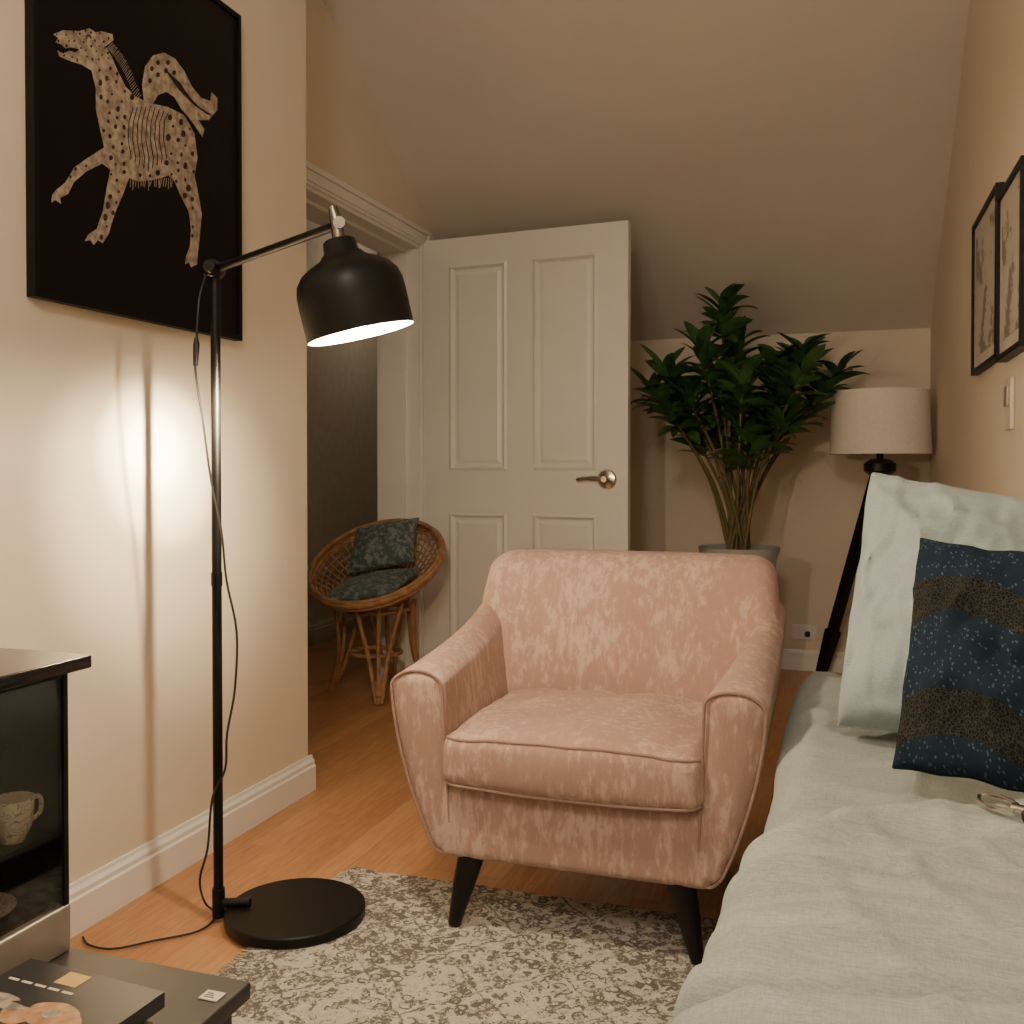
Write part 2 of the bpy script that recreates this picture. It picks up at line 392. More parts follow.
# door, open against the plant corner
hinge = Vector((-1.838,4.262,0)); tip = Vector((-.86,4.185,0))
du = (tip-hinge).normalized(); dn = Vector((du.y,-du.x,0)); W = (tip-hinge).length; H0, H1 = .012, 2.068
def D(u, z, d): return hinge+du*(u*W)+dn*d+ZV*z
def dbox(bm, u0, u1, z0, z1, d0, d1):
    vs = [bm.verts.new(D(u,z,d)) for u in (u0,u1) for d in (d0,d1) for z in (z0,z1)]
    for f in ((0,1,3,2),(4,6,7,5),(0,4,5,1),(2,3,7,6),(0,2,6,4),(1,5,7,3)): bm.faces.new([vs[i] for i in f])
b = BM()
cols = [(.13,.42),(.555,.855)]; rows = [(.22,.80),(1.0,1.94)]
dbox(b, 0, .13, H0, H1, 0, .04); dbox(b, .42, .555, H0, H1, 0, .04); dbox(b, .855, 1, H0, H1, 0, .04)
for c0, c1 in cols:
    dbox(b, c0, c1, H0, rows[0][0], 0, .04); dbox(b, c0, c1, rows[0][1], rows[1][0], 0, .04); dbox(b, c0, c1, rows[1][1], H1, 0, .04)
    for z0, z1 in rows:
        for side in (0, 1):
            ds = [.040,.046,.030,.030,.037] if side else [0,-.006,.010,.010,.003]
            ins = [-.004,.008,.020,.030,.045]
            rg = []
            for i_, d_ in zip(ins, ds):
                k = i_/W; rg.append([b.verts.new(D(u,z,d_)) for u,z in ((c0+k,z0+i_),(c1-k,z0+i_),(c1-k,z1-i_),(c0+k,z1-i_))])
            for q, w_ in zip(rg, rg[1:]):
                for i in range(4): b.faces.new((q[i],q[(i+1)%4],w_[(i+1)%4],w_[i]))
            b.faces.new(rg[-1])
door = struct('door_1', b, 'white')
hu = .905
b = BM(); lathe(b, [(0,0),(.042,0),(.044,.004),(.038,.011),(.02,.014),(.014,.018),(.013,.05),(0,.05)], D(hu,.960,.041), dn, 28)
tube(b, spline([D(hu,.960,.05), D(hu-.012,.960,.056), D(hu-.06,.963,.055), D(hu-.11,.961,.052), D(hu-.135,.955,.048)],5), [.014]*12+[.011]*9, 10)
o = obj('door_handle', b, 'chrome', door); o['label'] = 'chrome lever handle on round rose'
for z in (.25,1.75):
    b = BM(); tube(b, [D(-.004,z,.0), D(-.004,z+.09,.0)], .008, 8); obj('hinge', b, 'chrome', door)

# ---------------------------------------------------------------- large artwork
xf = XL+.020
art = thing('wall_picture', 'large black framed print of a pale spotted beast on the left wall', 'picture', (XL+.01,1.94,1.80))
ya, yb_, za, zb = 1.580,2.305,1.352,2.232
b = BM(); fw = .013
box(b, (XL+.001,ya,za), (xf+.004,ya+fw,zb)); box(b, (XL+.001,yb_-fw,za), (xf+.004,yb_,zb))
box(b, (XL+.001,ya+fw,za), (xf+.004,yb_-fw,za+fw)); box(b, (XL+.001,ya+fw,zb-fw), (xf+.004,yb_-fw,zb)); obj('frame', b, 'frame', art, smooth=False)
b = BM(); box(b, (XL+.002,ya+fw,za+fw), (xf-.002,yb_-fw,zb-fw)); obj('print_sheet', b, 'paper_black', art, smooth=False)
body = [(56,36),(66,32),(82,33),(92,30),(98,34),(104,33),(115,36),(116,42),(108,48),(114,58),(120,72),(128,88),(138,98),(152,104),(170,108),(186,116),(196,134),(199,158),(196,176),(200,196),(203,214),(201,236),(199,252),(198,264),(192,267),(190,262),(186,264),(187,256),(191,246),(192,230),(190,212),(182,196),(176,182),(170,176),(155,180),(140,182),(131,178),(124,196),(116,214),(110,234),(104,243),(99,240),(95,245),(92,240),(86,241),(90,234),(98,229),(104,212),(108,190),(112,170),(104,164),(88,172),(76,182),(70,194),(62,198),(63,204),(57,200),(53,203),(54,195),(58,190),(67,183),(76,168),(90,158),(106,148),(102,130),(98,110),(98,90),(94,72),(84,66),(74,63),(62,58),(60,52),(66,55),(72,52),(78,54),(82,51),(74,49),(68,50),(64,46),(58,44),(61,40)]
tail = [(146,104),(144,86),(147,68),(155,57),(166,54),(177,60),(186,72),(194,88),(203,99),(212,102),(213,93),(219,99),(219,111),(210,121),(200,121),(206,130),(204,138),(196,126),(190,118),(183,110),(176,98),(168,93),(160,96),(154,106)]
def A_(p, dx=0): return onX(p[0], p[1]+1, xf+dx)
b = BM(); flat_poly(b, [A_(p) for p in body]); obj('beast_drawing', b, 'ink', art, smooth=False)
b = BM(); flat_poly(b, [A_(p,.0006) for p in tail]); obj('tail_drawing', b, 'ink', art, smooth=False)
def inside(p, poly):
    r = False
    for i in range(len(poly)):
        (x1,y1),(x2,y2) = poly[i-1], poly[i]
        if (y1 > p[1]) != (y2 > p[1]) and p[0] < (x2-x1)*(p[1]-y1)/(y2-y1)+x1: r = not r
    return r
b = BM(); spots = []; rnd = random.Random(3)
for _ in range(5000):
    p = (rnd.uniform(56,204), rnd.uniform(30,262))
    near = (p[0]<116 and p[1]<62)
    if not inside(p, body) or any((p[0]-q[0])**2+(p[1]-q[1])**2 < (26 if near else 58) for q in spots): continue
    if 128 < p[0] < 168 and 100 < p[1] < 172: continue
    spots.append(p); r = rnd.uniform(.7,1.2) if near else rnd.uniform(1.0,2.6)
    if all(inside((p[0]+r*dx, p[1]+r*dy), body) for dx, dy in ((1,0),(-1,0),(0,1),(0,-1))):
        k = rnd.uniform(1,1.6)
        b.faces.new([b.verts.new(A_((p[0]+r*math.cos(t)*(.8+.3*rnd.random()), p[1]+r*k*math.sin(t)), .0012)) for t in [2*math.pi*i/9 for i in range(9)]])
def stroke(bm, pts, w, dx=.0014):
    for p, q in zip(pts, pts[1:]):
        d = Vector((q[0]-p[0], q[1]-p[1])); n_ = Vector((-d.y, d.x)).normalized()*w/2
        bm.faces.new([bm.verts.new(A_(t, dx)) for t in ((p[0]+n_.x,p[1]+n_.y),(q[0]+n_.x,q[1]+n_.y),(q[0]-n_.x,q[1]-n_.y),(p[0]-n_.x,p[1]-n_.y))])
for q in ((154,70),(160,64),(170,64),(152,82),(160,76),(168,72),(176,74)):
    b.faces.new([b.verts.new(A_((q[0]+2*math.cos(t), q[1]+2.6*math.sin(t)), .0018)) for t in [2*math.pi*i/9 for i in range(9)]])
obj('print_spots', b, 'spot', art, smooth=False)
b = BM()
for i in range(9):
    x = 130+i*4.4; h_ = 12*abs(i-4)/4; stroke(b, [(x+5,104+i*.6+h_*.4),(x+1,122),(x,140),(x+3,158),(x+2,172-h_)], .8)
for i in range(14):
    t = i/13; stroke(b, [(166+14*t,70+20*t),(182+12*t,84+20*t),(193+16*t,103+12*t),(200+14*t,108+8*t)], .6)
stroke(b, [(88,38),(92,37),(94,40)], 1.6)
obj('print_stripes', b, 'spot', art, smooth=False)
b = BM()
for i in range(30):
    t = i/29; x, y = 111+28*t, 48+52*t-6*math.sin(t*3.14); stroke(b, [(x-1,y+2),(x+4,y-4+rnd.uniform(-1,1))], .6)
obj('mane_drawing', b, 'ink', art, smooth=False)
b = BM()
for i in range(22):
    x = 132+i*2; stroke(b, [(x,178),(x+rnd.uniform(-3,1),188+rnd.uniform(-2,3))], .6)
obj('belly_hair_drawing', b, 'ink', art, smooth=False)

# ---------------------------------------------------------------- right wall frames
def small_frame(px0, px1, yt, yb2, label, th):
    p0, p1 = onX(px0,400,XR-th), onX(px1,400,XR-th); y0, y1 = min(p0.y,p1.y), max(p0.y,p1.y)
    zt = onX(px1,yt,XR-th).z; zb2 = onX(px1,yb2,XR-th).z
    t = thing('picture_frame', label, 'picture', (XR,(y0+y1)/2,(zt+zb2)/2), 'black framed prints on the right wall')
    b = BM(); w = .014; x0, x1 = XR-th, XR-.001
    box(b,(x0,y0,zb2),(x1,y0+w,zt)); box(b,(x0,y1-w,zb2),(x1,y1,zt)); box(b,(x0,y0+w,zb2),(x1,y1-w,zb2+w)); box(b,(x0,y0+w,zt-w),(x1,y1-w,zt)); obj('frame', b, 'frame', t, smooth=False)
    b = BM(); box(b,(x0+.008,y0+w,zb2+w),(x1,y1-w,zt-w)); obj('mount', b, 'mount', t, smooth=False)
    b = BM(); m_ = .05; box(b,(x0+.0066,y0+m_,zb2+m_),(x0+.0079,y1-m_,zt-m_)); obj('print', b, 'print', t, smooth=False)
small_frame(1018.5, 994.5, 199, 363, 'taller black framed print nearest the camera on the right wall', .028)
small_frame(993.8, 970, 228, 376, 'lower black framed print further along the right wall, beside the taller one', .022)
t = thing('wall_thermostat', 'small pale switch panel on the right wall below the framed prints', 'switch', (XR,2.73,1.166))
b = BM(); rbox(b, (XR-.006,2.73,1.166), (.011,.09,.13), .004, (1,2,2)); obj('plate', b, 'plastic', t)
b = BM(); rbox(b, (XR-.014,2.73,1.185), (.006,.05,.05), .002, (1,2,2)); obj('display', b, 'steel', t)
t = thing('wall_socket', 'white power socket low on the back wall beside the tripod lamp', 'socket', (-.165,YB,.19))
b = BM(); rbox(b, (-.165,YB-.005,.19), (.12,.009,.075), .004, (2,1,2)); obj('plate', b, 'white', t)
b = BM(); rbox(b, (-.15,YB-.025,.185), (.025,.032,.025), .008, (2,1,2)); obj('plug', b, 'cord', t)

# ---------------------------------------------------------------- rug
b = BM(); rx0, rx1, ry0, ry1 = -1.15, -.10, .35, 2.18
def rugd(p):
    q = p.copy()
    if q.x < rx0+.05: q.x += noise.noise(Vector((p.y*9,0,2)))*.012
    if q.y > ry1-.05: q.y += noise.noise(Vector((p.x*9,0,5)))*.008
    return q
rbox(b, ((rx0+rx1)/2,(ry0+ry1)/2,.0055), (rx1-rx0,ry1-ry0,.011), .005, (30,40,1), rugd, 2)
rug = tag(obj('rug', b, 'rug', base=((rx0+rx1)/2,(ry0+ry1)/2,0)), 'cream and taupe distressed patterned rug under the armchair', 'rug')
b = BM()
for i in range(170):
    y = ry0+.02+(ry1-ry0-.03)*i/170; x = rx0+noise.noise(Vector((y*9,0,2)))*.012
    tube(b, [(x+.008,y,.006),(x-.008,y+rnd.uniform(-.004,.004),.005),(x-.024+rnd.uniform(-.004,.01),y+rnd.uniform(-.008,.008),.0025)], .0018, 4)
f = obj('fringe', b, 'fringe', rug); f['kind'] = 'stuff'

# ---------------------------------------------------------------- armchair
AX, AY, AZ = -.528, 1.925, .0
ch = thing('armchair', 'dusty pink patterned armchair with flared arms and black legs on the rug', 'armchair', (AX,AY+.33,0))
def L(p): return Vector((p[0]+AX, p[1]+AY, p[2]))
def sagbase(p):
    x, y, z = p; t = (z-.175)/.16
    return L((x*(1-.03*(1-t)), y, z))
b = BM(); rbox(b, (0,.33,.247), (.60,.62,.165), .02, (8,8,3), sagbase); obj('seat_base', b, 'pink', ch)
def cush(p):
    x, y, z = p; u = min(1,abs(x)/.275); v = min(1,abs(y-.225)/.235)
    top = clamp((z-.36)/.05); inner = clamp((1-v)*5)*clamp((1-u)*5)
    z2 = z + top*(.016*(1-u**3)*(1-v**3)) - .008*(x/.27)**2*top + .008*(x/.27)**2*(1-top)*(1 if y<.1 else 0)
    rd = max(0, 1-abs(noise.noise(Vector((x*5+2,y*3,6))))*7)
    z2 += (noise.noise(Vector((x*6,y*6,3)))*.012+noise.noise(Vector((x*14,y*14,8)))*.006-rd*.008)*top*(.2+.8*inner)
    y2 = y-(.012*(1-u*u)*math.sin(math.pi*clamp((z-.31)/.15)) if y < .05 else 0) + noise.noise(Vector((x*9,z*9,1)))*.0035
    return L((x, y2, z2))
b = BM(); rbox(b, (0,.225,.382), (.556,.47,.136), .036, (30,24,6), cush, 6); cu = obj('seat_cushion', b, 'pink', ch, angle=70)
def rrect(hx, hy, r, k=6):
    out = []
    for cx, cy, a0 in ((hx-r,hy-r,0),(-hx+r,hy-r,90),(-hx+r,-hy+r,180),(hx-r,-hy+r,270)):
        for i in range(k+1):
            a = math.radians(a0+90*i/k); out.append((cx+r*math.cos(a), cy+r*math.sin(a)))
    res = []
    for i, p in enumerate(out):
        q = out[(i+1)%len(out)]; d = math.dist(p,q); n_ = max(1,int(d/.03))
        for j in range(n_): res.append((p[0]+(q[0]-p[0])*j/n_, p[1]+(q[1]-p[1])*j/n_))
    return res
for zz, off in ((.436,.006),(.326,.005)):
    b = BM(); tube(b, [cush(Vector((x, y+.225, zz))) for x, y in rrect(.278-off, .235-off, .036)], .0034, 6, True); obj('piping', b, 'piping', cu)
def arm_def(s):
    def f(p):
        x, y, z = p; t = clamp((z-.18)/.385); k = clamp(y/.62)
        out = .302+.098*math.sin(t*math.pi/2)**.85
        inn = .262+.012*t + k*(.058*t**1.4-.030*(1-t))
        a = (x-.265)/.07
        x2 = inn+(out-inn)*a
        z2 = .175+(z-.18)*(1.02+.12*k+.16*k**3.5)
        z2 -= .034*max(0,a-.45)**1.6*t*t + .030*max(0,.5-a)**1.4*t*t*(.4+1.4*k)
        y2 = y+.02*(1-t)*(1-k)
        return L((s*x2, y2, z2))
    return f
for s in (-1,1):
    b = BM(); rbox(b, (.3,.33,.372), (.07,.66,.39), .028, (3,18,14), arm_def(s), 8); ar = obj('arm', b, 'pink', ch, angle=70)
    b = BM(); tube(b, [arm_def(s)(Vector((.3+x, .0065, .372+z))) for x, z in rrect(.0330, .193, .027, 9)], .0034, 6, True); obj('piping', b, 'piping', ar)
def backd(p):
    x, y, z = p; t = max(0,(z-.22)/.56)
    w = .78+.37*min(1,t/.72)**.9 - .055*max(0,(t-.70)/.30)**1.3
    yy = y+.117*t*t+.015 - .070*abs(x/.34)**2.6*(1-.8*t)
    zz = z - .004*(x/.34)**4*t
    yy += noise.noise(Vector((x*4,z*4,9)))*.006
    return L((x*w, yy, zz))
b = BM(); rbox(b, (0,.53,.4995), (.68,.15,.562), .048, (24,4,18), backd, 7); bk = obj('backrest', b, 'pink', ch, angle=70)
b = BM(); tube(b, [backd(Vector((x, .597, .4995+z))) for x, z in rrect(.334, .275, .045)], .004, 6, True); obj('piping', b, 'piping', bk)
for sx, y0, dy in ((-1,.055,-.015),(1,.055,-.015),(-1,.56,.05),(1,.56,.05)):
    b = BM(); tube(b, [L((sx*.222,y0,.185)), L((sx*.243,y0+dy*.5,.10)), L((sx*.262,y0+dy,.0155))], [.031,.024,.014], 14)
    obj('leg', b, 'blackwood', ch)

# ---------------------------------------------------------------- black reading floor lamp
bx, by = -1.139, 1.893; pxx, pyy = -1.30, 1.838
lamp = thing('floor_lamp', 'tall black metal reading lamp, lit, beside the left wall', 'lamp', (bx,by,0))
b = BM(); lathe(b, [(0,.011),(.150,.011),(.153,.014),(.153,.032),(.150,.035),(0,.035)], (bx,by,0), seg=64); obj('base', b, 'black', lamp, smooth=True, angle=30)
b = BM(); dirb = (Vector((bx,by,0))-Vector((pxx,pyy,0))).normalized()
tube(b, [Vector((pxx,pyy,.042)), Vector((pxx,pyy,.042))+dirb*.07], .011, 10); tube(b, [(pxx,pyy,.012),(pxx,pyy,.075)], .014, 14); obj('base_bracket', b, 'black', lamp)
ptop = Vector((pxx-.002,pyy,1.452))
b = BM(); tube(b, [(pxx,pyy,.05),(pxx-.001,pyy,.76),ptop], .0108, 16); tube(b, [(pxx-.001,pyy,.745),(pxx-.001,pyy,.775)], .0125, 16); obj('pole', b, 'black', lamp)
sx_top = P(339,240,1.825)
armend = P(341,225,1.825)
b = BM(); back = ptop-(armend-ptop).normalized()*.045-ZV*.012
tube(b, [back, ptop-ZV*.012, armend], .0085, 12); obj('arm', b, 'black', lamp)
b = BM(); lathe(b, [(0,-.022),(.017,-.022),(.019,-.018),(.019,.018),(.017,.022),(0,.022)], ptop-ZV*.012, FV, 20); lathe(b, [(0,0),(.012,0),(.014,.004),(.014,.02),(0,.022)], ptop-ZV*.012-FV*.044, FV, 16); obj('joint', b, 'black', lamp)
tilt = math.radians(13); ax = (-ZV*math.cos(tilt)+RV*math.sin(tilt)+FV*.06).normalized()
b = BM(); tube(b, [P(333,208,1.825), P(337,222,1.825), sx_top+ax*.004], [.008,.012,.012], 14); lathe(b, [(0,-.014),(.011,-.014),(.011,.014),(0,.014)], armend, FV, 18); obj('swivel', b, 'darkchrome', lamp)
prof = [(0,0),(.025,0),(.030,.004),(.033,.024),(.040,.030),(.044,.036),(.066,.046),(.084,.058),(.096,.074),(.1005,.092),(.1015,.115),(.1010,.178),(.0990,.178),(.0995,.115),(.097,.093),(.093,.077),(.082,.061),(.064,.049),(.044,.040),(.028,.034),(0,.034)]
b = BM(); lathe(b, prof[:12], sx_top, ax, 56); shd = obj('lamp_shade', b, 'black', lamp, angle=60)
b = BM(); lathe(b, prof[11:], sx_top, ax, 56); obj('reflector', b, 'reflector', shd, angle=60)
b = BM(); lathe(b, [(0,.03),(.014,.03),(.016,.07),(.016,.10),(.024,.118),(.029,.138),(.024,.158),(.012,.167),(0,.169)], sx_top, ax, 24); obj('bulb', b, 'bulb', lamp)
def point(name, loc, e, col, size):
    l = bpy.data.lights.new(name, 'POINT'); l.energy = e; l.color = col; l.shadow_soft_size = size
    o = bpy.data.objects.new(name, l); C.objects.link(o); o.location = loc; return o
lpos = sx_top+ax*.184
point('reading_bulb_light', lpos, 28, (1,.78,.52), .022)
for e_, sz, yy_ in ((420,17,450),(330,31,456),(90,58,490)):
    sl = bpy.data.lights.new('reading_reflector_light', 'SPOT'); sl.energy = e_; sl.color = (1,.78,.50); sl.shadow_soft_size = .018; sl.spot_size = math.radians(sz); sl.spot_blend = 1
    so = bpy.data.objects.new('reading_reflector_light', sl); C.objects.link(so); so.location = lpos
    so.rotation_euler = (onX(156,yy_,XL)-lpos).to_track_quat('-Z','Y').to_euler()
cpts = [P(208,272,2.13),P(200,300,2.1),P(197,345,2.1),P(196,372,2.1),P(203,420,2.1),P(211,480,2.12),P(221,530,2.12),P(226,580,2.12),P(236,632,2.12),P(234,690,2.12),P(226,735,2.12),P(224,770,2.12),P(211,800,2.12),P(206,850,2.12),P(198,882,2.12)]
cpts += [onZ(203,905,.02), onZ(214,918,.006), onZ(196,934,.006), onZ(150,944,.006), onZ(110,952,.006), onZ(86,948,.006), onZ(80,940,.006)]
b = BM(); tube(b, spline(cpts,5), .0025, 6); obj('power_cord', b, 'cord', lamp)
b = BM(); tube(b, [P(197,338,2.1),P(197,345,2.1),P(196,366,2.1)], [.004,.0070,.005], 10); obj('inline_switch', b, 'cord', lamp)

# ---------------------------------------------------------------- tripod lamp
tx, ty = .172, 4.76
tl = thing('tripod_lamp', 'unlit tripod floor lamp with cream drum shade in the far right corner', 'lamp', (tx,ty,0))
b = BM(); lathe(b, [(.208,1.358),(.219,1.072),(.215,1.072),(.204,1.358),(.208,1.358)], (tx,ty,0), seg=60); obj('lamp_shade', b, 'shade', tl, angle=60)
b = BM(); tube(b, [(tx,ty,1.03),(tx,ty,1.2)], .016, 14); tube(b, [(tx-.205,ty,1.34),(tx+.205,ty,1.34)], .003, 6); tube(b, [(tx,ty-.205,1.34),(tx,ty+.205,1.34)], .003, 6); tube(b, [(tx,ty,1.2),(tx,ty,1.34)], .005, 6)
obj('stem', b, 'black', tl)
b = BM(); lathe(b, [(0,.975),(.045,.975),(.070,.995),(.070,1.03),(.040,1.05),(0,1.05)], (tx,ty,0), seg=24); obj('hub', b, 'blackwood', tl)
for fx, fy in ((-.085,5.02),(.375,4.95),(.12,4.46)):
    a = Vector((tx,ty,1.03)); f_ = Vector((fx,fy,.0)); d = (f_-a); a2 = a+d*.02
    b = BM(); tube(b, [a2, a+d*.5, a+d*.80], [.030,.029,.028], 4); tube(b, [a+d*.78, a+d*.80, a+d*.99], [.038,.038,.028], 4); obj('leg', b, 'blackwood', tl, angle=20)

# ---------------------------------------------------------------- plant in tall planter
cxp, cyp = -.43, 4.50
pot = thing('potted_plant', 'tall leafy green plant in a pale planter behind the armchair', 'plant', (cxp,cyp,0))
b = BM(); lathe(b, [(0,0),(.11,0),(.12,.01),(.140,.25),(.165,.60),(.178,.64),(.180,.655),(.170,.655),(.160,.62),(.0,.62)], (cxp,cyp,0), seg=48); obj('planter', b, 'pot', pot)
b = BM(); lathe(b, [(0,.628),(.08,.632),(.1600,.622)], (cxp,cyp,0), seg=32); obj('soil', b, 'soil', pot)
rp = random.Random(11)
heads = [(720,300,0),(700,343,-.1),(737,343,.12),(665,368,0),(650,386,.12),(688,394,-.15),(712,412,.1),(742,374,-.2),(762,402,0),(777,356,.1),(803,368,-.1),(840,368,.05),(818,396,.10),(788,418,-.1),(750,432,-.15),(718,372,0),(690,424,.05),(805,346,.10),(664,402,-.05),(735,408,.05),(782,388,.0)]
bs, bl_ = BM(), BM()
def leaf(bm, p, d, ln, wd, droop):
    d = d.normalized(); side = d.cross(ZV)
    if side.length < .1: side = Vector((1,0,0))
    side.normalize(); nrm_ = side.cross(d).normalized()
    side = (side+nrm_*rp.uniform(-.8,.8)).normalized()
    K = 6; rows_ = []; q = p.copy(); dd = d.copy()
    for i in range(K+1):
        t = i/K; w = wd*math.sin(math.pi*min(1,(t**.9*.94+.03)))**.8*(1 if t < 1 else .05)
        up_ = side.cross(dd).normalized()
        rows_.append([bm.verts.new(q-side*w+up_*w*.3), bm.verts.new(q), bm.verts.new(q+side*w+up_*w*.3)])
        dd = (dd-ZV*droop/K).normalized(); q = q+dd*(ln/K)
    for a, c in zip(rows_, rows_[1:]):
        bm.faces.new((a[0],a[1],c[1],c[0])); bm.faces.new((a[1],a[2],c[2],c[1]))
for hx, hy, dd_ in heads:
    dep = 4.40+dd_; tp = P(hx,hy+4,dep); ang = rp.uniform(0,6.28); rr_ = rp.uniform(.01,.06)
    root = Vector((cxp+rr_*math.cos(ang), cyp+rr_*math.sin(ang), .62))
    midp = root.lerp(tp,.5)+Vector(((cxp-tp.x)*.18,(cyp-tp.y)*.14,0))
    path = spline([root, midp, tp], 7); n_ = len(path)
    tube(bs, path, [.0090-.004*i/n_ for i in range(n_)], 6)
    ld_ = (path[-1]-path[-4]).normalized()
    nl = 24
    for i in range(nl):
        t = i/nl; s_ = -t*.17
        q = path[-1]+ld_*s_; a = i*2.4+rp.random()
        o1 = Vector((math.cos(a), math.sin(a), 0)); up_ = 1.15-.95*t+rp.uniform(-.35,.35)
        leaf(bl_, q, o1+ZV*up_+ld_*.3, rp.uniform(.11,.19), rp.uniform(.022,.034), rp.uniform(.3,1.1))
for v in bl_.verts:
    v.co.y = min(v.co.y, YB-.01)
    v.co.z = min(v.co.z, hc(v.co.y)-.01)
    if v.co.x < -.84: v.co.y = max(v.co.y, 4.30) if v.co.y > 4.2 else min(v.co.y, 4.12)
obj('stems', bs, 'stem', pot); obj('foliage', bl_, 'leaf', pot, angle=80)

# ---------------------------------------------------------------- rattan chair
wc = Vector((-1.930,3.885,.595))
wk = thing('rattan_chair', 'small round rattan bucket chair standing in the open doorway', 'chair', (wc.x,wc.y,0))
Nv = (RV*-.20+FV*-.50+ZV*.84).normalized(); U_ = (RV-Nv*RV.dot(Nv)).normalized(); V_ = Nv.cross(U_)
def bowl(r, ph): return wc+(U_*math.cos(ph)+V_*math.sin(ph))*r-Nv*(.19*(1-(r/.30)**2))
b = BM()
for k in range(44):
    ph = 2*math.pi*k/44; tube(b, [bowl(r,ph) for r in (.06,.12,.17,.21,.25,.28,.30)], .0042, 5)
for r in (.06,.09,.12,.15,.175,.20,.222,.244,.262,.28):
    tube(b, [bowl(r, 2*math.pi*k/40) for k in range(40)], .0045, 5, True)
obj('basket_seat', b, 'cane', wk)
b = BM()
for off, rad in ((0,.013),(.018,.011),(-.016,.010)):
    tube(b, [bowl(.302-abs(off)*.3, 2*math.pi*k/48)+Nv*off for k in range(48)], rad, 8, True)
obj('rim', b, 'cane', wk)
for rr_, zz in ((.14,.39),(.11,.20)):
    b = BM(); tube(b, [Vector((wc.x+rr_*math.cos(t), wc.y+rr_*math.sin(t), zz)) for t in [2*math.pi*k/30 for k in range(30)]], .010, 6, True); obj('ring_frame', b, 'cane', wk)
for fx, fy in ((-1.845,3.74),(-2.17,3.92),(-1.73,4.00),(-1.98,4.15)):
    b = BM(); d = Vector((fx-wc.x, fy-wc.y, 0)); dn_ = d.normalized(); sd = Vector((-dn_.y,dn_.x,0))
    f_ = Vector((fx,fy,.008))
    for q in (-1,0,1):
        top = wc+dn_*.15+sd*q*.10; top.z = .43
        if q == 0: top = wc+dn_*.17; top.z = .43
        mid = f_.lerp(top,.45)-dn_*.03+sd*q*-.004
        tube(b, spline([f_+sd*q*.012, mid, top], 6), .0095, 7)
    tube(b, [f_+ZV*.03, f_.lerp(Vector((wc.x,wc.y,.44)),.2)], .018, 8)
    obj('leg', b, 'cane', wk)
sc = bowl(.02,4.5)
bm_, e = pillow4(bowl(.24,4.5)+Nv*.065+U_*-.17, bowl(.24,4.5)+Nv*.065+U_*.15, sc+V_*.08+Nv*.075+U_*.18, sc+V_*.08+Nv*.075+U_*-.18, .085, 18, .003)
tag(obj('seat_cushion', bm_, 'teal', base=tuple(wc-Nv*.1)), 'flat grey teal cushion on the seat of the rattan chair', 'cushion')
s0 = bowl(.05,1.6)+Nv*.135+V_*.00
bm_, e = pillow4(s0-U_*.15-V_*.03, s0+U_*.16-V_*.03, s0+U_*.17+V_*.17+ZV*.08+Nv*.01, s0-U_*.13+V_*.17+ZV*.08+Nv*.01, .12, 18, .004, pinch=.08)
tag(obj('back_cushion', bm_, 'teal', base=tuple(s0)), 'square grey teal patterned cushion propped at the back of the rattan chair', 'cushion')

# ---------------------------------------------------------------- daybed
bed = thing('daybed', 'long low bed with sage linen cover along the right wall', 'bed', (.14,1.1,0))
def wrinkle(x, s):
    r1 = max(0, 1-abs(noise.noise(Vector((x*2.0+s*1.0, s*2.4-x*1.5, 11))))*8)
    r2 = max(0, 1-abs(noise.noise(Vector((x*5-s*1.5, s*5+x*2, 17))))*7)
    r3 = max(0, 1-abs(noise.noise(Vector((x*1.5, s*6, 23))))*9)
    return .015*r1+.008*r2+.010*r3
def bulge(s): return .05*clamp((1.45-s)/.7)
def bedd(p):
    x, y, z = p; q = Vector(p)
    if z > .25:
        k = (z-.25)/.25
        q.z += k*(.012*noise.noise(Vector((x*3,y*2.2,0)))+.006*noise.noise(Vector((x*5,y*9,1)))+wrinkle(x,y)*.8-.010)
    if x < -.05: q.x += .012*noise.noise(Vector((y*3,z*6,4)))
    q.x -= bulge(y)*clamp((.12-x)/.22)
    return q
b = BM(); rbox(b, (.144,1.11,.275), (.512,3.10,.43), .085, (36,200,6), bedd, 6); obj('mattress', b, 'linen', bed, angle=70)
b = BM(); box(b, (-.08,-.40,.0), (.39,2.56,.07)); obj('bed_base', b, 'unit', bed, smooth=False)
def sprd(p):
    x, y, z = p; q = Vector(p); far = 1.36+.42*(x+.1)+.05*noise.noise(Vector((x*5,0,3)))
    q.y = -.46+(y+.46)*(far+.46)/(1.95)
    s = q.y; e_ = max(0,1-abs(far-.03-s)/.05)
    q.z += .014*noise.noise(Vector((x*2.5,s*2.0,0)))+.008*noise.noise(Vector((x*3,s*7,1)))+wrinkle(x+3,s)-.002
    q.z += .020*e_
    q.z -= .085*max(0,(-x-.02)/.12)**2.4
    q.z -= .022*math.exp(-((s-(.95+.28*x))/.012)**2)
    q.x -= bulge(s)*clamp((.12-x)/.22)
    return q
b = BM(); rbox(b, (.143,.515,.502), (.514,1.95,.034), .0165, (50,260,1), sprd, 4)
tag(obj('bedspread', b, 'linen2', base=(.13,.5,.5), angle=70), 'thick sage green blanket spread over the near half of the bed', 'blanket')
bm_, e = pillow4((.000,1.965,.512), (.365,1.85,.512), (.386,2.10,.925), (.066,2.235,.990), .27, 56, .014, 2.3, .045, .34, .15)
pl = obj('pillow', bm_, 'pillow', base=(.19,1.95,.52), angle=70); tag(pl, 'large pale blue grey linen pillow propped against the right wall', 'pillow')
b = BM(); tube(b, e, .003, 6, True); obj('piping', b, 'pillow', pl)
